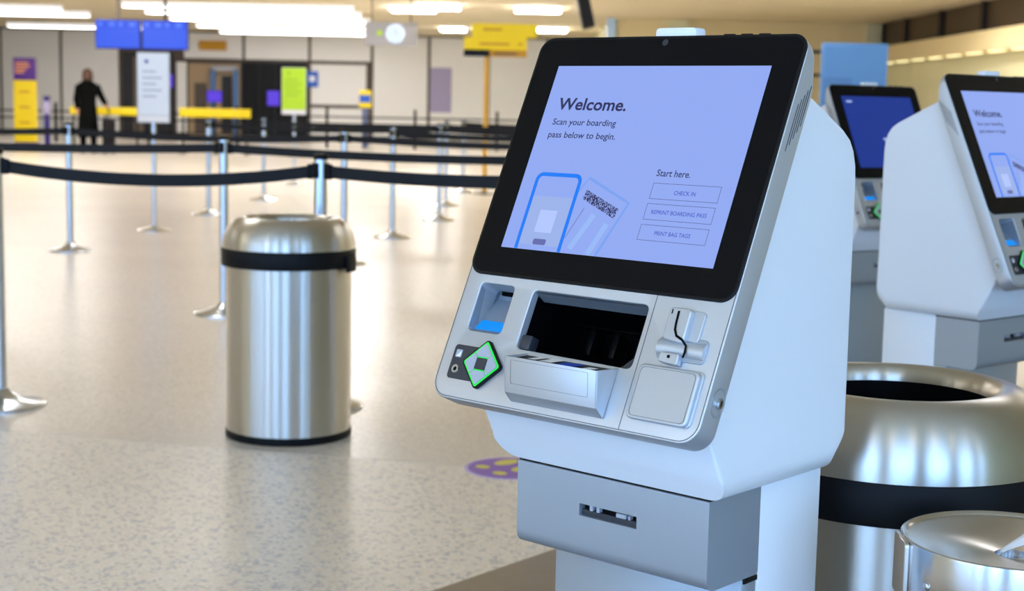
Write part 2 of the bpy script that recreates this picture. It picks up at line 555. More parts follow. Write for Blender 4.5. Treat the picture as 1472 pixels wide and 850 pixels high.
for ix in range(9):
    t = empty('downlight', (-3.6 + ix * 1.05, -1.2, CEIL_Z))
    tag(t, 'small warm round downlight behind the camera, mirrored in the steel bins', 'ceiling light', 'downlights behind the camera')
    b = MB(); b.lathe([(.044, -.004), (.085, -.012), (.10, -.012), (.105, 0)], 24); b.build('trim_ring', M['wall_white'], t)
    b = MB(); b.lathe([(0, -.006), (.045, -.006)], 24); b.build('lens', M['lamp_down'], t, smooth=False)

# ------------------------------------------------------------------ self service kiosk
S = 0.8989
TILT = R(24.6)
ZB = 0.8215
PW = 0.427 / 2
PH = 0.524
MP = Matrix(((1, 0, 0, 0), (0, math.sin(TILT), -math.cos(TILT), 0), (0, math.cos(TILT), math.sin(TILT), ZB), (0, 0, 0, 1)))
K = lambda v: v * S

def make_kiosk():
    t = empty('check_in_kiosk', (0, 0, 0))
    # tilted console plate with its two openings
    scan = rpoly([(-.1842, .0952), (-.1246, .0952), (-.1246, .1622), (-.1842, .1622)], .0075)
    prn = rpoly([(-.0925, .0805), (.0945, .0775), (.0945, .1600), (-.0918, .1605)], .009)
    me = slab_mesh([rrect(-PW, 0, PW, PH, .026), scan, prn], -.0356, 0.0, .0016)
    bm = bmesh.new(); bm.from_mesh(me); bpy.data.meshes.remove(me)
    bmesh.ops.transform(bm, matrix=MP, verts=bm.verts)
    bmesh.ops.remove_doubles(bm, verts=bm.verts, dist=1e-5)
    geo = bm.verts[:] + bm.edges[:] + bm.faces[:]
    res = bmesh.ops.bisect_plane(bm, geom=geo, plane_co=(0, .2245, 0), plane_no=(0, 1, 0), clear_outer=True)
    ed = [e for e in res['geom_cut'] if isinstance(e, bmesh.types.BMEdge)]
    bmesh.ops.holes_fill(bm, edges=ed)
    b = MB(); b.add(bm)
    plate = b.build('console_plate', M['silver'], t)
    # thin shadow groove round the plate
    g = slab_mesh([rrect(-PW + .0022, .0022, PW - .0022, PH - .002, .0245), rrect(-PW + .0031, .0031, PW - .0031, PH - .003, .024)], -.0005, .00025)
    MB().mesh(g, MP).build('edge_groove', M['groove'], plate, smooth=False)
    MB().box(.1019, .003, -.0005, .1026, .1735, .0003, M=MP).build('panel_seam', M['groove'], plate, smooth=False)
    # black glass bezel and display
    bz = MB().mesh(slab_mesh([rrect(-PW + .0012, .1735, PW - .0012, PH - .0008, .0215)], -.002, .0026, .0012), MP).build('display_bezel', M['black'], t)
    MB().mesh(slab_mesh([rrect(-PW + .0052, .1775, PW - .0052, PH - .0048, .018)], .0020, .0030, .0004), MP).build('display_glass', M['black_glass'], bz)
    MB().mesh(slab_mesh([rrect(-.0046, .5085, .0046, .5177, .0045)], .0030, .0033), MP).build('camera_lens', M['charcoal'], bz)
    # white cap on top and notches
    b = MB()
    b.prism(rpoly([(-.032, -.055), (.032, -.055), (.032, .0135), (-.032, .0135)], [0, 0, .006, .006]), -.011, .011, 'y', bev=.0012)
    b.build('status_cap', M['status'], t, M=Matrix.Translation((.005, .2370, 1.2955)))
    for k in range(3):
        MB().box(.085 + k * .026, .2150, 1.2935, .103 + k * .026, .2225, 1.2993, bev=.002, seg=1).build('top_vent', M['black'], t)
    # side vents and key lock on both flanks
    dv, dz = math.sin(TILT), math.cos(TILT)
    for sgn in (1, -1):
        for k in range(5):
            b = MB()
            off = .0120 + k * .0042            # distance behind the front face
            l0, l1 = .374 + k * .010, .436 + k * .008
            x0 = sgn * (PW - .0010); x1 = sgn * (PW + .0004)
            b.box(min(x0, x1), l0, -off - .0006, max(x0, x1), l1, -off + .0006, M=MP)
            b.build('vent_slot', M['groove'], plate, smooth=False)
        b = MB()
        b.lathe([(0, .0), (.0135, 0), (.0155, .0012), (.0172, .0012), (.0172, -.001)], 28)
        Ml = MP @ Matrix.Translation((sgn * (PW - .0006), .0590, -.0215)) @ Matrix.Rotation(sgn * R(90), 4, 'Y') @ Matrix.Diagonal((.80, 1.05, 1, 1))
        lk = b.build('key_lock', M['silver_dark'], t, M=Ml)
        b = MB(); b.lathe([(0, .0035), (.0062, .0035), (.0066, .002), (.0066, 0)], 20)
        b.build('lock_barrel', M['chrome'], lk, M=Ml @ Matrix.Translation((.002, .0, .001)))
        b = MB(); b.box(-.0012, -.0036, .003, .0012, .0036, .0039)
        b.build('keyhole', M['black'], lk, M=Ml @ Matrix.Translation((.002, .0, .001)))
    # barcode scanner bay
    a0, a1, b0, b1 = -.1838, -.1250, .0956, .1618
    b = MB()
    dp = -.042
    fb = .1527   # where the sloping floor meets the back
    V = [(a0, b0, -.002), (a1, b0, -.002), (a1, b1, -.002), (a0, b1, -.002), (a0 - .002, fb, dp), (a1 - .001, fb, dp), (a1 - .001, b1 + .014, dp), (a0 - .002, b1 + .014, dp), (a0, b0 + .004, -.010), (a1, b0 + .004, -.010)]
    F = [(0, 8, 4, 7, 3), (1, 2, 6, 5, 9), (3, 7, 6, 2), (4, 5, 6, 7), (8, 9, 5, 4), (0, 1, 9, 8)]
    b.quads(V, F, MP)
    bay = b.build('scanner_bay', M['bay_silver'], t, smooth=False)
    b = MB()
    zf = lambda bb: -.010 + (bb - b0 - .004) / (fb - b0 - .004) * (dp + .010)
    bb1 = .1158
    b.quads([(a0 + .0035, b0 + .0045, -.009), (a1 - .001, b0 + .0045, -.009), (a1 - .001, bb1, zf(bb1) + .0012), (a0 + .0045, bb1, zf(bb1) + .0012)], [(0, 1, 2, 3)], MP)
    b.build('scanner_light', M['cyan'], bay, smooth=False)
    MB().mesh(slab_mesh([rrect(-.1795, .1578, -.1600, .1730, .003)], dp + .001, dp + .003), MP).build('scanner_window', M['deep_black'], bay)
    # dark keypad plate with tilted lit keypad
    kp = MB().mesh(slab_mesh([rrect(-.1932, .0268, -.1420, .0735, .005)], -.001, .0010, .0004), MP).build('keypad_plate', M['charcoal'], t)
    MB().mesh(slab_mesh([rrect(-.1882, .0560, -.1780, .0665, .001)], .0010, .0014), MP).build('icon', M['grey_board'], kp)
    MB().prism([(-.1868, .0572), (-.1794, .0572), (-.1794, .0650), (-.1830, .0610)], .0014, .0016, 'z', M=MP).build('icon_mark', M['paper'], kp, smooth=False)
    b = MB(); b.lathe([(.0026, .0012), (.0030, .0022), (.0056, .0022), (.0062, .001)], 24)
    b.build('audio_jack', M['chrome'], kp, M=MP @ Matrix.Translation((-.1815, .0400, 0)))
    b = MB(); b.lathe([(0, .0014), (.0027, .0014)], 20)
    b.build('jack_hole', M['deep_black'], kp, M=MP @ Matrix.Translation((-.1815, .0400, 0)))
    cA, cB, hd = -.1358, .0510, .0338
    MD = MP @ Matrix.Translation((cA, cB, 0)) @ Matrix.Rotation(R(45), 4, 'Z')
    h = hd / math.sqrt(2) + .0008
    dm = MB().mesh(slab_mesh([rrect(-h, -h, h, h, .0055)], -.001, .0050, .001), MD).build('keypad', M['black'], t)
    MB().mesh(slab_mesh([rrect(-h + .0024, -h + .0024, h - .0024, h - .0024, .003)], .0050, .0054), MD).build('key_light', M['green'], dm)
    q = h - .0046
    for k in range(4):
        Mk = MD @ Matrix.Rotation(R(90 * k), 4, 'Z')
        g_, c_ = .0005, .0128
        pts = rpoly([(c_, g_), (q, g_), (q, q), (g_, q), (g_, c_)], [.0008, .0008, .003, .0008, .0008], 3)
        MB().mesh(slab_mesh([pts], .0052, .0066, .0004), Mk).build('arrow_key', M['grey_board'], dm)
    MS = MP @ Matrix.Translation((cA, cB, 0))
    MB().mesh(slab_mesh([rrect(-.0088, -.0078, .0088, .0078, .0015)], .0052, .0074, .0005), MS).build('centre_key', M['charcoal'], dm)
    # printer cavity with its black inner mechanism
    b = MB()
    x0, x1, y0, y1, dd = -.0908, .0930, .0795, .1588, -.120
    V = [(x0, y0, -.011), (x1, y0, -.011), (x1, y1, -.011), (x0, y1, -.011), (x0, y0, dd), (x1, y0, dd), (x1, y1 - .012, dd), (x0, y1 - .012, dd)]
    b.quads(V, [(0, 1, 5, 4), (1, 2, 6, 5), (0, 4, 7, 3), (4, 5, 6, 7), (3, 7, 6, 2)], MP)
    cav = b.build('printer_bay', M['deep_black'], t, smooth=False)
    b = MB()
    b.quads([(x0, y1 - .0006, -.004), (x1, y1 - .0006, -.004), (x1, y1 - .006, -.026), (x0, y1 - .006, -.026)], [(0, 1, 2, 3)], MP)
    b.build('bay_soffit', M['bay_grey'], cav, smooth=False)
    for k in range(4):
        xx = -.050 + k * .040
        MB().box(xx - .006, .104, -.112, xx + .006, .142, -.088, bev=.003, seg=2, M=MP).build('paper_guide', M['deep_black'], cav)
    MB().box(x0, .094, -.108, x1, .102, -.070, bev=.002, seg=1, M=MP).build('guide_shelf', M['deep_black'], cav)
    MB().box(-.09, .146, -.116, .09, .149, -.100, bev=.001, seg=1, M=MP).build('roller', M['black_glass'], cav)
    MB().mesh(slab_mesh([rpoly([(.070, .0775), (.0930, .0790), (.0935, .1000)], .001, 2)], -.012, -.010), MP).build('bay_gusset', M['charcoal'], cav)
    MB().box(-.0910, .0815, -.020, -.0740, .1010, -.004, bev=.002, M=MP).build('bay_block', M['charcoal'], cav)
    # protruding collection tray
    tl, tr = -.0715, .0768
    prof = [(.0762, .000), (.0604, .0387), (.0185, .0190), (.0110, .0015)]   # (b, n)
    b = MB()
    th = .0028
    def sec(a): return [(a, p[0], p[1]) for p in prof]
    inner = [(.0762, .000), (.0604 + .0005, .0387 - th), (.0225, .0190 - th * .6), (.0190, .0005)]
    b = MB()
    b.prism([(p[0], p[1]) for p in prof], tl, tl + th, 'x', bev=.0006, seg=2)
    b.prism([(p[0], p[1]) for p in prof], tr - th, tr, 'x', bev=.0006, seg=2)
    b.prism([prof[1], prof[2], prof[3], inner[3], inner[2], inner[1]], tl + .0002, tr - .0002, 'x', bev=.0006, seg=2)
    tray = b.build('collection_tray', M['silver'], t, M=MP)
    # raised label field on the tray front
    d0 = Vector((0, prof[1][0], prof[1][1])); d1 = Vector((0, prof[2][0], prof[2][1]))
    up = (d0 - d1).normalized()
    nr = Vector((1, 0, 0)).cross(up)
    MT = MP @ Matrix(((1, up.x, nr.x, 0), (0, up.y, nr.y, d1.y), (0, up.z, nr.z, d1.z), (0, 0, 0, 1)))
    L = (d0 - d1).length
    MB().mesh(slab_mesh([rrect(tl + .010, .012, tr - .014, L - .004, .002), rrect(tl + .0103, .0123, tr - .0143, L - .0043, .002)], -.0002, .0002), MT).build('tray_label_outline', M['groove'], tray, smooth=False)
    bf = lambda nn: .0575 + (.036 - nn) * .4578        # level tray floor in plate coordinates
    b = MB()
    b.quads([(tl + .001, bf(.036), .036), (tr - .001, bf(.036), .036), (tr - .001, bf(-.055), -.055), (tl + .001, bf(-.055), -.055)], [(0, 1, 2, 3)], MP)
    b.build('tray_floor', M['deep_black'], tray, smooth=False)
    def flat(a, dpt, wa, wd, m, nm):
        b = MB()
        b.quads([(a, bf(dpt) + .0006, dpt), (a + wa, bf(dpt) + .0006, dpt), (a + wa + .003, bf(dpt - wd) + .0006, dpt - wd), (a + .003, bf(dpt - wd) + .0006, dpt - wd)], [(0, 1, 2, 3)], MP)
        return b.build(nm, m, tray, smooth=False)
    flat(-.050, .020, .012, .018, M['paper'], 'arrow_print')
    flat(-.030, .022, .020, .022, M['paper'], 'arrow_print')
    flat(.000, .026, .028, .020, mat('tray_blue', (20, 70, 200), .4), 'blue_label')
    flat(.040, .028, .014, .016, M['paper'], 'arrow_print')
    # card reader
    b = MB()
    b.mesh(slab_mesh([rrect(.1255, .0955, .1945, .1255, .006)], -.002, .0022, .001), MP)
    rd = b.build('card_reader', M['silver_dark'], t)
    b = MB()
    b.tube([(.1265, .1105, -.004), (.1935, .1105, -.004)], .0120, 28, MP)
    b.build('reader_throat', M['silver'], rd)
    MB().mesh(slab_mesh([rpoly([(.1335, .1235), (.1800, .1200), (.1800, .1590), (.1335, .1590)], .006)], -.001, .0035, .001), MP).build('reader_base', M['silver'], rd)
    MB().mesh(slab_mesh([rpoly([(.1345, .1185), (.1655, .1150), (.1655, .1585), (.1345, .1585)], .0055)], .002, .0125, .002), MP).build('reader_hood', M['silver'], rd)
    MB().mesh(slab_mesh([rpoly([(.1372, .0905), (.1645, .0885), (.1645, .1025), (.1372, .1025)], .003)], .001, .0115, .0015), MP).build('reader_lip', M['silver'], rd)
    sp = [(.1485, .1540), (.1490, .1400), (.1500, .1310), (.1545, .1235), (.1640, .1195), (.1690, .1140), (.1700, .1060), (.1688, .0990)]
    b = MB()
    hgt = [.0130, .0130, .0130, .0130, .0128, .0092, .0090, .0085]
    wv = .0016
    Lf, Rt = [], []
    for i, p in enumerate(sp):
        a = Vector(sp[min(i + 1, len(sp) - 1)]) - Vector(sp[max(i - 1, 0)])
        nn = Vector((-a.y, a.x)).normalized() * wv
        Lf.append((p[0] + nn.x, p[1] + nn.y, hgt[i])); Rt.append((p[0] - nn.x, p[1] - nn.y, hgt[i]))
    V = Lf + Rt
    n = len(sp)
    b.quads(V, [(i, i + 1, n + i + 1, n + i) for i in range(n - 1)], MP)
    b.build('card_slot', M['deep_black'], rd, smooth=False)
    MB().mesh(slab_mesh([rrect(.1383, .1495, .1400, .1555, .0008)], .0122, .0128), MP).build('indicator', M['deep_black'], rd)
    MB().mesh(slab_mesh([rrect(.1490, .0955, .1530, .0995, .001)], .0112, .0118), MP).build('indicator', M['deep_black'], rd)
    # document pad
    pd = MB().mesh(slab_mesh([rrect(.1085, .0185, .2015, .0872, .007)], -.001, .0035, .0012), MP).build('document_pad', M['silver'], t)
    MB().mesh(slab_mesh([rrect(.1120, .0175, .1992, .0855, .008)], .002, .0092, .0024, 3), MP).build('pad_cover', M['silver'], pd)
    MB().mesh(slab_mesh([rrect(.1160, .0210, .1955, .0820, .006), rrect(.1164, .0214, .1951, .0816, .006)], .0088, .0095), MP).build('pad_groove', M['groove'], pd, smooth=False)
    # white hood behind the plate
    HU = .188
    poly = [(.0503, .845), (.071, .807), (.0944, .762), (.118, .7265), (.372, .7265), (.390, .7445), (.390, 1.112), (.3878, 1.135), (.381, 1.155), (.370, 1.170), (.353, 1.1816), (.289, 1.2126), (.2235, 1.2440), (.2235, 1.2235)]
    t2 = bmesh.new()
    A = [t2.verts.new((-HU, p[0], p[1])) for p in poly]
    B = [t2.verts.new((HU, p[0], p[1])) for p in poly]
    n = len(poly)
    t2.faces.new(A); t2.faces.new(B[::-1])
    for i in range(n - 1):
        t2.faces.new((A[i], B[i], B[i + 1], A[i + 1]))
    bmesh.ops.recalc_face_normals(t2, faces=t2.faces)
    def side(e, z0, z1):
        v0, v1 = e.verts
        return abs(v0.co.x - v1.co.x) < 1e-6 and min(v0.co.z, v1.co.z) >= z0 and max(v0.co.z, v1.co.z) <= z1
    low = [e for e in t2.edges if side(e, 0, .7449)]
    bmesh.ops.bevel(t2, geom=low, offset=.030, segments=8, affect='EDGES', profile=.5, clamp_overlap=False)
    hi = [e for e in t2.edges if len(e.link_faces) == 2 and e.calc_face_angle(0) > R(30) and e.verts[0].co.z > .745 and e.verts[1].co.z > .745 and abs(e.verts[0].co.x - e.verts[1].co.x) < 1e-6]
    bmesh.ops.bevel(t2, geom=hi, offset=.006, segments=3, affect='EDGES', profile=.5)
    b = MB(); b.add(t2)
    b.build('hood', M['white_plastic'], t, angle=28)
    # printer box below the chin
    b = MB()
    slotw = [(-.0478, .6668), (.0468, .6668), (.0468, .6832), (-.0478, .6832)]
    prof = rpoly([(.118, .7235), (.235, .7235), (.235, .607), (.118, .607)], [.002, 0, .006, .020], 8)
    cut = bmesh.new()
    n = len(prof)
    A = [cut.verts.new((-.1575, p[0], p[1])) for p in prof]; B = [cut.verts.new((.1575, p[0], p[1])) for p in prof]
    cut.faces.new(A); cut.faces.new(B[::-1])
    fr = None
    for i in range(n):
        a, c = prof[i], prof[(i + 1) % n]
        if abs(a[0] - .118) < 1e-5 and abs(c[0] - .118) < 1e-5 and abs(a[1] - c[1]) > .03:
            # front face with the slot cut out of it, as a ring of four quads
            za, zb = sorted((a[1], c[1]))
            o4 = [(-.1575, za), (.1575, za), (.1575, zb), (-.1575, zb)]
            vo = [A[i] if (abs(p[0] + .1575) < 1e-6 and abs(p[1] - a[1]) < 1e-6) else B[i] if abs(p[1] - a[1]) < 1e-6 else A[(i + 1) % n] if abs(p[0] + .1575) < 1e-6 else B[(i + 1) % n] for p in o4]
            vi = [cut.verts.new((p[0], .118, p[1])) for p in slotw]
            vd = [cut.verts.new((p[0], .130, p[1])) for p in slotw]
            for k in range(4):
                cut.faces.new((vo[k], vo[(k + 1) % 4], vi[(k + 1) % 4], vi[k]))
                cut.faces.new((vi[k], vi[(k + 1) % 4], vd[(k + 1) % 4], vd[k]))
        else:
            cut.faces.new((A[i], B[i], B[(i + 1) % n], A[(i + 1) % n]))
    bmesh.ops.recalc_face_normals(cut, faces=cut.faces)
    b.add(cut)
    bx = b.build('printer_box', M['silver_dark'], t)
    b = MB(); b.box(-.0478, .130, .6668, .0468, .150, .6832)
    b.build('slot_back', M['deep_black'], bx, smooth=False)
    b = MB(); b.box(-.0478, .1235, .6668, .0468, .1302, .6745)
    b.build('slot_shutter', M['charcoal'], bx, smooth=False)
    for xa, xb in ((-.0340, -.0285), (-.0225, -.0175), (.0100, .0260), (.0300, .0330)):
        MB().box(xa, .1215, .6745, xb, .1302, .6805 if xb > 0 else .6830, bev=.001, seg=1).build('slot_roller', M['grey_board'], bx)
    b = MB(); b.box(-.1572, .121, .7235, .1572, .238, .7268)
    b.build('shadow_gap', M['black'], bx, smooth=False)
    # pedestal
    MB().box(-.1570, .236, .012, .1570, .387, .7262, bev=.003).build('pedestal', M['white_plastic'], t)
    MB().box(-.1560, .200, .012, .1560, .236, .607, bev=.004).build('front_cover', M['silver_dark'], t)
    MB().box(-.1500, .203, .5985, .1578, .2358, .6066, bev=.002).build('dark_gap', M['black'], t)  # black strip standing in for the shade in the gap under the box
    MB().box(-.200, .150, .0065, .200, .440, .0135, bev=.002).build('base_plate', M['silver_dark'], t)
    return t

def screen_part(parent, m):
    return MB().mesh(slab_mesh([[(-.1676, .2135), (.1712, .2135), (.1712, .4795), (-.1676, .4795)]], .0030, .0033), MP).build('display_screen', m, parent, smooth=False)

def stroke(pts, wd, z, closed=False):
    b = MB()
    n = len(pts)
    V = []
    for i, p in enumerate(pts):
        if closed:
            a = Vector(pts[(i + 1) % n]) - Vector(pts[i - 1])
        else:
            a = Vector(pts[min(i + 1, n - 1)]) - Vector(pts[max(i - 1, 0)])
        nn = Vector((-a.y, a.x)).normalized() * wd / 2
        V += [(p[0] + nn.x, p[1] + nn.y, z), (p[0] - nn.x, p[1] - nn.y, z)]
    F = [(2 * i, 2 * i + 2, 2 * i + 3, 2 * i + 1) for i in range(n - 1)]
    if closed:
        F.append((2 * n - 2, 0, 1, 2 * n - 1))
    b.quads(V, F, MP)
    return b

def flatpoly(pts, z):
    b = MB()
    b.quads([(p[0], p[1], z) for p in pts], [tuple(range(len(pts)))], MP)
    return b

def welcome_screen(kiosk):
    s = screen_part(kiosk, M['screen'])
    Z = .00345
    def tx(body, x0, x1, base, cap, m, bold=0.0):
        MB().mesh(text_mesh(body, x0, x1, base, cap, bold, Z), MP).build('lettering', m, s, smooth=False)
    tx('Welcome.', -.1467, -.0306, .4148, .0178, M['ink'], .022)
    tx('Scan your boarding', -.1466, -.0392, .3925, .0094, M['ink'], .009)
    tx('pass below to begin.', -.1472, -.0335, .3738, .0094, M['ink'], .009)
    tx('Start here.', .0492, .1005, .3268, .0094, M['ink'], .009)
    tx('CHECK IN', .0838, .1160, .3030, .0058, M['ink_blue'], .006)
    tx('REPRINT BOARDING PASS', .0582, .1410, .2762, .0056, M['ink_blue'], .006)
    tx('PRINT BAG TAGS', .0727, .1262, .2486, .0056, M['ink_blue'], .006)
    for (z0, z1) in ((.2960, .3174), (.2682, .2898), (.2408, .2616)):
        e = .00045
        MB().mesh(slab_mesh([[(.0487, z0), (.1508, z0), (.1508, z1), (.0487, z1)], [(.0487 + e, z0 + e), (.1508 - e, z0 + e), (.1508 - e, z1 - e), (.0487 + e, z1 - e)]], Z - .0001, Z), MP).build('button_outline', M['ink'], s, smooth=False)
    # boarding pass drawing
    bt = .2137
    stroke([(-.0680, .2960), (-.0545, .3186), (.0198, .2878), (-.0082, bt)], .0042, .00338).build('pass_outline', M['card_blue'], s, smooth=False)
    stroke([(-.0296, .2690), (-.0527, .2200)], .0085, .00340).build('pass_bar', M['bars'], s, smooth=False)
    stroke([(-.0052, .2580), (-.0212, .2150)], .0085, .00340).build('pass_bar', M['bars'], s, smooth=False)
    stroke([(-.0485, .2768), (-.0653, .2335)], .0006, .00342).build('pass_line', M['ink'], s, smooth=False)
    c0, c1, c2 = Vector((-.0527, .3024)), Vector((.0067, .2788)), Vector((-.0559, .2891))
    b = MB()
    rnd = random.Random(3)
    V, F = [], []
    for r in range(11):
        u = 0.0
        while u < 1.0:
            wdt = rnd.choice((.006, .009, .012, .016))
            if rnd.random() < .62:
                u1 = min(1, u + wdt)
                p = [c0 + (c1 - c0) * a + (c2 - c0) * (q / 11) for a, q in ((u, r), (u1, r), (u1, r + 1), (u, r + 1))]
                k = len(V); V += [(x.x, x.y, .00344) for x in p]; F.append((k, k + 1, k + 2, k + 3))
            u += wdt
    b.quads(V, F, MP)
    b.build('pass_barcode', M['ink'], s, smooth=False)
    # phone drawing
    def phone(x0, x1, yt, r):
        pts = [(x1, bt)]
        for k in range(9):
            a = R(90 * k / 8); pts.append((x1 - r + r * math.cos(a), yt - r + r * math.sin(a)))
        for k in range(9):
            a = R(90 + 90 * k / 8); pts.append((x0 + r + r * math.cos(a), yt - r + r * math.sin(a)))
        return pts + [(x0, bt)]
    flatpoly(phone(-.1438, -.0668, .3222, .0085), .00343).build('phone_face', M['screen'], s, smooth=False)
    flatpoly([(-.1400, .2205), (-.0706, .2205), (-.0706, .2892), (-.1400, .2892)], .00346).build('phone_band', M['tint'], s, smooth=False)
    flatpoly([(-.1195, .2385), (-.0905, .2385), (-.0905, .2700), (-.1195, .2700)], .00349).build('phone_window', M['tint2'], s, smooth=False)
    stroke(phone(-.1420, -.0686, .3204, .0090), .0056, .00350).build('phone_outline', M['phone_blue'], s, smooth=False)
    MB().mesh(slab_mesh([rrect(-.1160, .2212, -.0944, .2294, .0025)], .0034, .00352), MP).build('phone_button', mat_pill, s, smooth=False)
    return s
mat_pill = glow('screen_pill', (96, 104, 168), 1.0)

k1 = make_kiosk()
k2 = copy_tree(k1)
k3 = copy_tree(k1)
s1 = welcome_screen(k1)
copy_tree(s1, k2)
s3 = screen_part(k3, M['screen_dark'])
MB().mesh(slab_mesh([rrect(-.150, .456, -.122, .463, .003)], .0034, .0035), MP).build('print_line', M['screen_white'], s3, smooth=False)
MB().mesh(slab_mesh([rrect(-.020, .315, .020, .323, .003)], .0034, .0035), MP).build('print_line', M['screen_white'], s3, smooth=False)
for k, loc, rz, lab in ((k1, (.0525, 1.8393, .006), -41.6, 'large white and silver self service kiosk in the foreground with a lit welcome screen'),
                        (k2, (1.290, 3.525, .006), 40.2, 'white kiosk at the right edge whose lit welcome screen is cut off by the frame'),
                        (k3, (1.367, 5.204, .006), 32.7, 'farthest kiosk, with a dark blue screen, between the two other kiosks')):
    k.location = (loc[0], loc[1], 0)
    k.rotation_euler = (0, 0, R(rz))
    tag(k, lab, 'kiosk', 'self service kiosks')

# ------------------------------------------------------------------ steel bins
def make_bin():
    t = empty('waste_bin', (0, 0, 0))
    b = MB(); b.lathe([(0, .0), (.222, .0), (.2265, .004), (.2265, .026), (.222, .030), (0, .030)], 72)
    b.build('base_ring', M['rubber'], t)
    b = MB(); b.lathe([(.2235, .028), (.2235, .628)], 96)
    b.build('body', M['steel'], t)
    b = MB(); b.lathe([(.2235, .618), (.238, .620), (.2395, .624), (.2395, .680), (.237, .684), (.2235, .684)], 96)
    band = b.build('band', M['rubber'], t)
    dome = [(.2375, .682)]
    for k in range(1, 15):
        a = R(90 * k / 14)
        dome.append((.166 + .0715 * math.cos(a), .682 + .108 * math.sin(a)))
    dome += [(.156, .7885), (.150, .784), (.1455, .777), (.1430, .768), (.142, .750)]
    b = MB(); b.lathe(dome, 96)
    lid = b.build('domed_lid', M['steel'], t)
    b = MB(); b.lathe([(.1418, .765), (.140, .66), (.19, .60), (.20, .10), (0, .10)], 64)
    b.build('liner', M['deep_black'], t)
    b = MB(); b.lathe([(.0035, .0), (.003, .002), (0, .0028)], 12)
    b.build('rivet', M['chrome'], lid, M=Matrix.Translation((-.05, .146, .786)))
    b = MB()
    b.box(-.035, -.0, -.03, .035, .012, .03, bev=.004)
    b.build('band_clip', M['rubber'], band, M=Matrix.Rotation(R(-128), 4, 'Z') @ Matrix.Translation((0, .2365, .635)) )
    return t
b1 = make_bin()
b2 = copy_tree(b1)
b1.location = (-.803, 5.42, 0)
b2.location = (.596, 2.30, .006)
b2.rotation_euler = (0, 0, R(20))
b1.rotation_euler = (0, 0, R(20))
tag(b1, 'tall brushed steel waste bin standing free on the terrazzo behind the foreground kiosk', 'bin', 'domed steel bins')
tag(b2, 'near steel waste bin with a wide black opening, right behind the foreground kiosk', 'bin', 'domed steel bins')

# steel canister with a wipe at the bottom right
t = empty('wipes_canister', (.628, 1.835, .006))
b = MB(); b.lathe([(0, 0), (.131, 0), (.131, .62)], 80)
b.build('body', M['steel_fine'], t)
b = MB(); b.lathe([(.1315, .606), (.1345, .606), (.1355, .610), (.1355, .672), (.1345, .6755), (.132, .6765), (.129, .6755), (.126, .672), (.06, .662), (.020, .6570), (.0195, .6500), (0, .6500)], 96)
lid = b.build('lid', M['steel_fine'], t)
for ang in (207, 330, 90):
    b = MB(); b.lathe([(.0052, 0), (.0048, .0016), (.003, .0026), (0, .003)], 16)
    b.build('rivet', M['chrome'], lid, M=Matrix.Rotation(R(ang), 4, 'Z') @ Matrix.Translation((.1355, 0, .632)) @ Matrix.Rotation(R(90), 4, 'Y'))
b = MB()
b.prism(rpoly([(-.03, .60), (.03, .60), (.03, .675), (-.03, .675)], .006, 3), .1325, .1385, 'x', bev=.001, seg=1)
b.build('side_clasp', M['steel_fine'], lid, M=Matrix.Rotation(R(178), 4, 'Z'))
b = MB()
pts = []
V, F = [], []
nu, nv = 10, 8
for i in range(nu + 1):
    for j in range(nv + 1):
        s_, q_ = i / nu, j / nv - .5
        wd_ = .006 + .085 * s_ ** .9
        x = .105 * s_ ** 1.1 - .014
        y = q_ * wd_
        z = .658 + .034 * math.sin(s_ * 1.7) + .008 * math.sin(q_ * 9 + s_ * 3) * s_
        V.append((x, y, z))
for i in range(nu):
    for j in range(nv):
        k = i * (nv + 1) + j
        F.append((k, k + 1, k + nv + 2, k + nv + 1))
b.quads(V, F)
wp = b.build('wipe', M['paper'], t, angle=80)
sm = wp.modifiers.new('thick', 'SOLIDIFY'); sm.thickness = .0008
tag(t, 'spun steel canister with a white wipe sticking out of its lid, bottom right corner', 'canister')

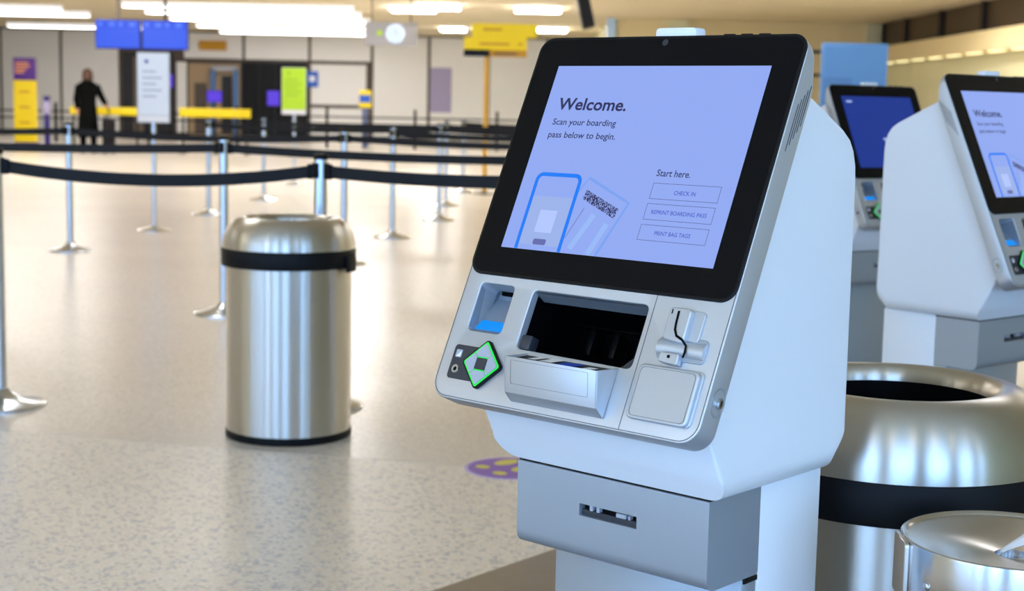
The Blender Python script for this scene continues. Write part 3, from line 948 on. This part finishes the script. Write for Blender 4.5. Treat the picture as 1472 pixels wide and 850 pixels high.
# ------------------------------------------------------------------ belt stanchions
BASE_R = .17
def stanchion(loc, nxt, label, belt_on=True, h=1.0, sag=.03):
    t = empty('belt_stanchion', (loc[0], loc[1], 0))
    tag(t, label, 'stanchion', 'queue belt stanchions')
    b = MB(); b.lathe([(0, 0), (BASE_R, 0), (BASE_R, .008), (BASE_R - .006, .013), (.09, .028), (.045, .05), (.030, .07), (0, .07)], 40)
    b.build('base', M['chrome'], t)
    b = MB(); b.lathe([(.0265, .05), (.0265, h - .02)], 28)
    b.build('pole', M['chrome'], t)
    b = MB(); b.lathe([(.0265, h - .022), (.030, h - .018), (.030, h - .004), (.026, h), (0, h)], 28)
    b.build('cap', M['rubber'], t)
    b = MB()
    for k in range(4):
        b.box(-.012, .024, h - .095, .012, .036, h - .035, bev=.003, seg=1, M=Matrix.Rotation(R(90 * k), 4, 'Z'))
    ang = math.atan2(nxt[1] - loc[1], nxt[0] - loc[0]) if nxt else 0
    b.build('belt_cassette', M['rubber'], t, M=Matrix.Rotation(ang, 4, 'Z'))
    if nxt and belt_on:
        dx, dy = nxt[0] - loc[0], nxt[1] - loc[1]
        L = math.hypot(dx, dy)
        n = 16
        V, F = [], []
        for i in range(n + 1):
            s_ = i / n
            d_ = .03 + (L - .06) * s_
            z = h - .068 - sag * 4 * s_ * (1 - s_)
            for (oy, oz) in ((-.0015, -.024), (.0015, -.024), (.0015, .024), (-.0015, .024)):
                V.append((d_, oy, z + oz))
        for i in range(n):
            for k in range(4):
                F.append((4 * i + k, 4 * i + (k + 1) % 4, 4 * i + 4 + (k + 1) % 4, 4 * i + 4 + k))
        F += [(0, 1, 2, 3), (4 * n, 4 * n + 1, 4 * n + 2, 4 * n + 3)]
        b = MB(); b.quads(V, F)
        b.build('belt', M['belt'], t, M=Matrix.Rotation(ang, 4, 'Z'), smooth=False)
        for c0 in (.028, L - .052):
            b = MB(); b.box(c0, -.012, h - .098, c0 + .024, .012, h - .040, bev=.003, seg=1)
            b.build('belt_clip', M['rubber'], t, M=Matrix.Rotation(ang, 4, 'Z'))
    return t
A = [(-1.985, 5.81), (-.755, 5.92), (.13, 5.40)]
stanchion(A[0], A[1], 'chrome belt stanchion cut by the left edge of the picture', sag=.045)
stanchion(A[1], A[2], 'chrome belt stanchion rising right behind the free-standing steel bin', sag=.012)
stanchion(A[2], None, 'stanchion mostly hidden behind the foreground kiosk, only its base edge showing by the floor sticker')
B = [(-4.6, 9.15), (-1.62, 8.47), (.9, 8.1)]
stanchion(B[0], B[1], 'stanchion off the left edge carrying the middle queue belt')
stanchion(B[1], B[2], 'chrome stanchion just left of the steel bin, in the second belt row')
stanchion(B[2], None, 'stanchion of the second belt row, hidden behind the foreground kiosk')
C = [(-6.2, 12.4), (-3.455, 11.79), (-1.26, 11.25), (1.1, 10.9)]
stanchion(C[0], C[1], 'stanchion off the left edge carrying the third queue belt')
stanchion(C[1], C[2], 'chrome stanchion in front of the person in the black coat')
stanchion(C[2], C[3], 'chrome stanchion above the right shoulder of the steel bin')
stanchion(C[3], None, 'stanchion of the third belt row, hidden behind the foreground kiosk')
stanchion((-1.085, 13.54), (1.4, 13.3), 'chrome stanchion with its round base clear, midway between steel bin and foreground kiosk')
E_ = [(-3.18, 15.8), (-.775, 15.7), (1.6, 15.3)]
stanchion(E_[0], E_[1], 'slim distant stanchion between the white sign stand and the steel bin')
stanchion(E_[1], E_[2], 'distant stanchion below the lavender poster, nearer of an overlapping pair')
F_ = [(-3.02, 18.3), (-.81, 17.96), (1.7, 17.9)]
stanchion(F_[0], F_[1], 'distant stanchion between the yellow barrier and the lime green sign stand')
stanchion(F_[1], F_[2], 'distant stanchion below the lavender poster, farther of an overlapping pair')
stanchion((-.7, 20.7), (1.8, 20.4), 'farthest small stanchion just left of the ochre sign pole')

# sign stands
def sign_stand(loc, x0, x1, z0, z1, face, foot, label, mark):
    t = empty('sign_stand', (loc[0], loc[1], 0))
    tag(t, label, 'sign stand', 'sign stands in the queue')
    b = MB(); b.lathe([(0, 0), (.16, 0), (.16, .008), (.09, .026), (.03, .05), (0, .05)], 40); b.build('base', M['chrome'], t)
    b = MB(); b.lathe([(.022, .03), (.022, z0 + .004)], 24); b.build('pole', M['chrome'], t)
    fr = MB().mesh(slab_mesh([rrect(x0, z0, x1, z1, .012)], -.012, .012, .003), Matrix.Rotation(R(90), 4, 'X')).build('sign_frame', M['grey_board'], t)
    Mx = Matrix.Translation((0, -.0125, 0)) @ Matrix.Rotation(R(90), 4, 'X')
    MB().mesh(slab_mesh([rrect(x0 + .008, z0 + .07, x1 - .008, z1 - .008, .008)], -.001, .001), Mx).build('sign_face', face, fr, smooth=False)
    MB().mesh(slab_mesh([rrect(x0 + .008, z0 + .008, x1 - .008, z0 + .066, .006)], -.001, .002), Mx).build('sign_footer', foot, fr, smooth=False)
    cx = x0 + (x1 - x0) * .3
    MB().mesh(slab_mesh([rrect(cx - .018, z1 - .10, cx + .018, z1 - .064, .017)], .001, .002), Mx).build('sign_mark', mark, fr, smooth=False)
    for k in range(5):
        zz = z1 - .18 - k * .055
        MB().mesh(slab_mesh([rrect(x0 + .05, zz, x1 - (.07 if k % 2 else .12), zz + .016, .003)], .001, .0016), Mx).build('sign_line', mark if mark is M['lime_dark'] else M['grey_print'], fr, smooth=False)
sign_stand((-3.262, 13.75), -.145, .150, .975, 1.605, mat('sign_paper', (236, 243, 252), .5), M['paper'], 'white paper sign in a portrait frame on a thin chrome stand', mat('sign_purple_mark', (90, 90, 170), .5))
sign_stand((-3.155, 21.75), -.180, .172, 1.0, 1.665, M['lime'], M['paper'], 'bright lime green portrait sign on a thin chrome stand', M['lime_dark'])

# ------------------------------------------------------------------ floor sticker with footprints
t = empty('floor_sticker', (.008, 4.952, 0))
tag(t, 'round purple floor sticker with yellow shoe prints beside the kiosk', 'floor sticker')
b = MB(); b.lathe([(0, .0012), (.156, .0012), (.1565, 0)], 48); b.build('backing', mat('sticker_lilac', (196, 180, 226), .5), t)
b = MB(); b.lathe([(0, .0018), (.143, .0018), (.1435, .001)], 48); b.build('disc', mat('sticker_purple', (132, 88, 190), .5), t)
def oval(cx, cy, rx, ry, rot):
    return [(cx + rx * math.cos(a) * math.cos(rot) - ry * math.sin(a) * math.sin(rot), cy + rx * math.cos(a) * math.sin(rot) + ry * math.sin(a) * math.cos(rot)) for a in [2 * math.pi * k / 20 for k in range(20)]]
for ox, oy in ((0, 0), (.058, -.085)):
    b = MB()
    b.prism(oval(-.094 + ox, .008 + oy, .022, .026, .8), .0016, .0024, 'z')
    b.prism(oval(-.015 + ox, .078 + oy, .052, .030, .8), .0016, .0024, 'z')
    b.build('shoe_print', mat('sticker_yellow', (226, 214, 90), .5), t, smooth=False)

# ------------------------------------------------------------------ things at the far end
# hanging flight displays
for (x0, x1, nm) in ((-8.24, -7.36, 'left'), (-7.33, -6.43, 'right')):
    t = empty('flight_display', ((x0 + x1) / 2, 30, 0))
    tag(t, 'blue flight information screen hung from the ceiling, %s one of the pair' % nm, 'display', 'hanging flight displays')
    hw = (x1 - x0) / 2
    MB().box(-hw, 0, 2.13, hw, .09, 2.70, bev=.01).build('housing', M['black'], t)
    s_ = MB().box(-hw + .012, -.006, 2.145, hw - .012, .001, 2.685).build('screen', M['fids'], t, smooth=False)
    for k in range(4):
        MB().box(-hw + .06 + k * .2, -.008, 2.56, -hw + .06 + k * .2 + (.12 if k % 2 else .08), -.005, 2.65).build('column_heading', M['fids_top'], s_, smooth=False)
    for k in range(7):
        MB().box(-hw + .03, -.008, 2.19 + k * .05, hw - .03, -.005, 2.20 + k * .05).build('flight_row', M['fids_top'], s_, smooth=False)
    MB().box(-.03, .03, 2.68, .03, .07, CEIL_Z).build('hanger', M['wall_dark'], t)

# yellow and purple totem
t = empty('information_totem', (-11.235, 35, 0))
tag(t, 'tall yellow information totem with a purple head, far left', 'totem')
MB().box(-.26, -.1, 0, .26, .1, .12, bev=.01).build('base', M['purple'], t)
MB().box(-.25, -.07, .12, .25, .07, 1.53, bev=.01).build('body', M['yellow'], t)
hd = MB().box(-.245, -.072, 1.53, .245, .072, 2.04, bev=.01).build('head', M['purple'], t)
for k, wdt in enumerate((.30, .34, .26, .20)):
    MB().box(-.20, -.076, 1.90 - k * .07, -.20 + wdt, -.071, 1.94 - k * .07).build('head_print', M['orange'], hd, smooth=False)
for k in range(3):
    MB().box(-.12, -.072, 1.25 - k * .35, .12, -.0695, 1.29 - k * .35).build('body_print', M['amber'], t, smooth=False)

t = empty('sanitiser_post', (-10.04, 32.7, 0))
tag(t, 'slim indigo dispenser post beside the yellow totem', 'dispenser')
b = MB(); b.lathe([(0, 0), (.14, 0), (.14, .01), (.05, .03), (0, .03)], 32); b.build('base', M['navy_post'], t)
MB().box(-.055, -.04, .02, .055, .04, .84, bev=.01).build('post', M['navy_post'], t)
MB().box(-.075, -.07, .80, .075, .05, 1.08, bev=.02).build('dispenser', M['lavender'], t)
MB().box(-.065, -.06, 1.06, .065, .05, 1.19, bev=.015).build('head', M['navy_post'], t)

# yellow barriers
def barrier(x0, x1, y, z0, z1, label):
    t = empty('yellow_barrier', ((x0 + x1) / 2, y, 0))
    tag(t, label, 'barrier', 'yellow barriers')
    hw = (x1 - x0) / 2
    MB().box(-hw, -.02, z0, hw, .02, z1, bev=.008).build('board', M['yellow'], t)
    for sx in (-hw + .08, 0, hw - .08):
        MB().box(sx - .02, -.016, .01, sx + .02, .016, z0 + .02).build('post', M['black'], t)
        MB().box(sx - .05, -.22, 0, sx + .05, .22, .012, bev=.003, seg=1).build('foot', M['black'], t)
barrier(-7.27, -5.73, 33, .80, .99, 'wide yellow barrier board right of the white sign stand')
barrier(-9.75, -8.2, 33.4, .80, .97, 'yellow barrier board behind the person in the black coat')

# black railing in front of the far wall
t = empty('queue_railing', (-7.3, 39.5, 0))
tag(t, 'long black metal railing in front of the far wall', 'railing')
xs = [-9.2, -7.0, -4.6, -2.2, .1, 2.42, 4.7, 6.82, 9.0]
for x in xs:
    MB().box(x - .035, -.035, 0, x + .035, .035, 1.02, bev=.006, seg=1).build('post', M['black'], t)
for z in (.30, .62, .80):
    MB().box(-9.2, -.02, z - .02, 9.0, .02, z + .02).build('rail', M['black'], t)

# small blue and yellow sign on post
t = empty('service_sign', (-3.94, 40, 0))
tag(t, 'small yellow and blue notice on a slate blue post, far back', 'sign')
MB().box(-.08, -.04, 0, .08, .04, 1.06, bev=.01).build('post', mat('slate_post', (86, 100, 140), .5), t)
f = MB().box(-.16, -.06, 1.05, .16, .0, 1.50, bev=.01).build('notice', M['yellow'], t)
MB().box(-.15, -.066, 1.18, .14, -.058, 1.38).build('notice_band', M['blue_sign'], f, smooth=False)

# wall-mounted signs
t = tag(MB().box(-10.36, FW - .05, 2.76, -9.46, FW - .005, 3.07, bev=.008).build('wall_sign', M['amber'], smooth=False), 'amber rectangular sign on the wall panel above the doorway', 'sign')
t = empty('wall_sign', (-6.65, FW - .04, 1.9))
tag(t, 'small blue square sign on the white panel beside the lime sign', 'sign')
MB().box(-.18, -.015, -.25, .18, .0, .25, bev=.006).build('plate', M['blue_sign'], t)
MB().box(-.10, -.02, -.08, .08, -.014, .10).build('pictogram', M['paper'], t, smooth=False)
tag(MB().box(-2.82, FW - .04, .91, -2.12, FW - .005, 2.35, bev=.006).build('poster', M['lavender'], smooth=False), 'pale lavender portrait poster on the far wall', 'poster')
for x0, x1, z0, z1, lb in ((-9.76, -9.26, 1.08, 1.46, 'small purple screen inside the lit doorway'), (-7.86, -7.44, 1.0, 1.5, 'small purple screen in front of the black shutter'), (-11.0, -10.8, 1.5, 1.95, 'narrow purple notice beside the dark double door')):
    t = empty('counter_screen', ((x0 + x1) / 2, 48.2, 0))
    tag(t, lb, 'screen', 'small purple screens')
    hw = (x1 - x0) / 2
    MB().box(-hw, 0, z0, hw, .05, z1, bev=.008).build('housing', M['black'], t)
    MB().box(-hw + .02, -.005, z0 + .02, hw - .02, .002, z1 - .02).build('screen', M['purple_screen'], t, smooth=False)
    MB().box(-.03, .01, 0, .03, .04, z0 + .02).build('stem', M['black'], t)
    MB().box(-.16, -.12, 0, .16, .16, .02, bev=.004, seg=1).build('foot', M['black'], t)

# yellow directional sign on ochre pole
t = empty('direction_sign', (-.405, 20.5, 0))
tag(t, 'yellow directional sign with a black strip on an ochre pole', 'sign')
b = MB(); b.lathe([(0, 0), (.16, 0), (.16, .01), (.05, .03), (0, .03)], 32); b.build('base', M['charcoal'], t)
b = MB(); b.lathe([(.032, .01), (.032, 1.88)], 24); b.build('pole', M['wood_pole'], t)
for (x0, x1, z0, z1, m, lines) in ((-.20, .665, 2.09, 2.27, 'yellow', ((-.05, .2, 2.19),)), (-.305, .535, 1.925, 2.09, 'yellow', ((-.1, .3, 2.0), (.42, .47, 2.0))), (-.305, .04, 1.835, 1.925, 'black', ()), (.04, .535, 1.835, 1.925, 'amber', ((.1, .4, 1.875),))):
    p = MB().box(x0, -.06, z0, x1, -.02, z1, bev=.004, seg=1).build('sign_panel', M[m], t)
    for (a, c, zz) in lines:
        MB().box(a, -.064, zz - .012, c, -.0595, zz + .016).build('print_line', M['amber'] if m == 'yellow' else M['wall_dark'], p, smooth=False)

# hanging clock board
t = empty('clock_board', (-2.465, 30, 0))
tag(t, 'grey hanging board with a round lit clock', 'clock')
bd = MB().box(-.51, 0, 2.30, .51, .10, 2.76, bev=.012).build('board', M['grey_board'], t)
b = MB(); b.lathe([(0, .012), (.165, .012), (.17, 0)], 40)
cf = b.build('clock_face', M['clock_face'], bd, M=Matrix.Translation((.08, 0, 2.535)) @ Matrix.Rotation(R(90), 4, 'X'))
b = MB(); b.lathe([(.165, .0), (.168, .02), (.178, .02), (.18, 0)], 40)
b.build('clock_rim', M['chrome'], bd, M=Matrix.Translation((.08, 0, 2.535)) @ Matrix.Rotation(R(90), 4, 'X'))
MB().box(.075, -.016, 2.535, .085, -.012, 2.64).build('clock_hand', M['grey_board'], cf, smooth=False)
MB().box(.08, -.016, 2.53, .15, -.012, 2.54).build('clock_hand', M['grey_board'], cf, smooth=False)
b = MB(); b.prism([(-.30, 2.50), (-.17, 2.50), (-.17, 2.56), (-.235, 2.62)], -.012, 0, 'y'); b.build('pictogram', M['lime'], bd, smooth=False)
for sx in (-.38, .38):
    MB().box(sx - .012, .04, 2.75, sx + .012, .064, CEIL_Z).build('hanger', M['wall_dark'], t)

# dark screen hung edge-on
t = empty('hanging_monitor', (1.20, 28, 0))
tag(t, 'tilted dark monitor hanging from the ceiling above the foreground kiosk', 'monitor')
MB().box(-.11, -.3, -.42, .11, .3, .38, bev=.03).build('housing', M['black'], t, M=Matrix.Translation((.0, 0, 3.02)) @ Matrix.Rotation(R(-14), 4, 'Y') @ Matrix.Rotation(R(0), 4, 'X'))
MB().box(-.13, -.02, 3.25, -.09, .02, CEIL_Z).build('bracket', M['wall_dark'], t)

# blue board at the right
t = empty('blue_partition', (3.955, 18, 0))
tag(t, 'tall blue partition board behind the farthest kiosk', 'partition')
MB().box(-.385, -.03, .08, .385, .03, 2.0, bev=.006).build('board', M['blue'], t)
MB().box(-.36, -.036, 1.64, .36, -.028, 1.97, bev=.004, seg=1).build('panel', M['blue'], t)
for x0, x1 in ((-.36, -.02), (.02, .36)):
    for z0, z1 in ((1.06, 1.60), (.50, 1.02), (.12, .46)):
        MB().box(x0, -.036, z0, x1, -.028, z1, bev=.004, seg=1).build('panel', M['blue_line'] if x0 < -.1 and z0 > 1 else M['blue'], t)
for sx in (-.3, .3):
    MB().box(sx - .03, -.22, 0, sx + .03, .22, .09, bev=.01).build('foot', M['charcoal'], t)

# ------------------------------------------------------------------ person with suitcase (seen from behind)
def skin_body(name, verts, edges, radii, m, parent, sub=2, root=0):
    me = bpy.data.meshes.new(name)
    me.from_pydata(verts, edges, [])
    o = bpy.data.objects.new(name, me)
    col.objects.link(o)
    md = o.modifiers.new('skin', 'SKIN')
    for i, r in enumerate(radii):
        me.skin_vertices[0].data[i].radius = r if isinstance(r, tuple) else (r, r)
    me.skin_vertices[0].data[root].use_root = True
    o.modifiers.new('sub', 'SUBSURF').levels = sub
    o.modifiers['sub'].render_levels = sub
    dg = bpy.context.evaluated_depsgraph_get(); dg.update()
    nm = bpy.data.meshes.new_from_object(o.evaluated_get(dg))
    bpy.data.objects.remove(o); bpy.data.meshes.remove(me)
    nm.name = name
    nm.materials.clear(); nm.materials.append(m)
    nm.polygons.foreach_set('use_smooth', [True] * len(nm.polygons))
    p = bpy.data.objects.new(name, nm)
    col.objects.link(p); p.parent = parent
    return p
pr = empty('person', (-9.02, 32.2, 0), R(12))
tag(pr, 'person in a long black coat standing with a suitcase at the far left', 'person')
V = [(0, 0, .98), (0, .0, 1.15), (0, .01, 1.36), (0, .01, 1.48), (0, -.005, 1.56), (0, -.01, 1.66), (0, -.005, 1.73),
     (-.10, 0, .93), (-.105, -.01, .50), (-.11, .02, .10), (-.115, -.10, .045),
     (.10, 0, .93), (.105, .0, .50), (.11, .03, .10), (.12, -.09, .045),
     (-.19, .01, 1.41), (-.235, .03, 1.13), (-.215, -.03, .90), (-.21, -.05, .82),
     (.19, .01, 1.41), (.27, .02, 1.20), (.375, -.01, 1.02), (.41, -.02, .96)]
Ed = [(0, 1), (1, 2), (2, 3), (3, 4), (4, 5), (5, 6), (0, 7), (7, 8), (8, 9), (9, 10), (0, 11), (11, 12), (12, 13), (13, 14), (2, 15), (15, 16), (16, 17), (17, 18), (2, 19), (19, 20), (20, 21), (21, 22)]
Ra = [(.15, .10), (.13, .09), (.16, .10), (.06, .06), (.055, .06), (.078, .095), (.05, .06), .085, .062, .045, .05, .085, .062, .045, .05, .06, .046, .036, .035, .06, .046, .036, .035]
skin_body('body', V, Ed, Ra, M['skin'], pr)
# clothing: flared coat over torso and arms
b = MB()
prof = [(.225, .165, .34), (.215, .155, .55), (.19, .14, .85), (.165, .125, 1.08), (.185, .13, 1.28), (.232, .145, 1.40), (.19, .13, 1.46), (.085, .09, 1.53)]
t2 = bmesh.new(); rings = []
for (rx, ry, z) in prof:
    rings.append([t2.verts.new((rx * math.cos(2 * math.pi * k / 24), ry * math.sin(2 * math.pi * k / 24), z)) for k in range(24)])
for a, c in zip(rings, rings[1:]):
    for k in range(24):
        t2.faces.new((a[k], a[(k + 1) % 24], c[(k + 1) % 24], c[k]))
b.add(t2)
b.tube([(-.17, .01, 1.42), (-.235, .03, 1.13), (-.216, -.02, .93)], [.085, .07, .055], 14)
b.tube([(.17, .01, 1.42), (.27, .02, 1.20), (.365, -.005, 1.035)], [.085, .07, .055], 14)
ct = b.build('coat', M['coat'], pr, angle=80)
b = MB()
for sx in (-.107, .108):
    b.tube([(sx, .0, .60), (sx, .015, .30), (sx, .02, .10)], [.085, .068, .06], 14)
b.build('trousers', M['coat'], pr, angle=80)
for sx in (-.112, .115):
    MB().box(sx - .048, -.16, 0, sx + .048, .075, .09, bev=.03, seg=3).build('shoe', M['black'], pr, angle=80)
b = MB()
t2 = bmesh.new()
bmesh.ops.create_uvsphere(t2, u_segments=24, v_segments=16, radius=1)
for v in t2.verts:
    x, y, z = v.co
    zz = 1.665 + z * .12
    if z < -.2:
        zz = 1.641 + (z + .2) * .26
    v.co = (x * .108 * (1.0 if z > -.2 else 1.2), .022 + y * .108, zz)
b.add(t2)
b.build('hair', M['hair'], pr, angle=80)
b = MB()
b.box(-.012, -.125, 1.625, .012, -.098, 1.66, bev=.008)
b.build('nose', M['skin'], pr, angle=80)
b = MB()
for k in range(4):
    b.tube([(.40 + .012 * k - .018, -.03, .965), (.405 + .012 * k - .018, -.05, .945), (.405 + .012 * k - .018, -.035, .925)], .008, 6)
b.tube([(.39, -.01, .97), (.375, -.04, .95)], .009, 6)
b.build('fingers', M['skin'], pr, angle=80)

t = empty('suitcase', (-8.57, 32.15, 0), R(12))
tag(t, 'dark upright suitcase held by the person in the black coat', 'suitcase')
MB().box(-.13, -.22, .05, .13, .22, .72, bev=.04, seg=4).build('shell', mat('suitcase_shell', (20, 17, 20), .6, spec=.2), t)
b = MB()
b.tube([(0, -.10, .70), (0, -.10, .94), (0, -.06, .955), (0, .06, .955), (0, .10, .94), (0, .10, .70)], .012, 10)
b.build('pull_handle', M['black'], t)
for sx in (-.09, .09):
    for sy in (-.17, .17):
        b = MB(); b.tube([(sx - .012, sy, .03), (sx + .012, sy, .03)], .03, 16); b.build('wheel', M['rubber'], t)
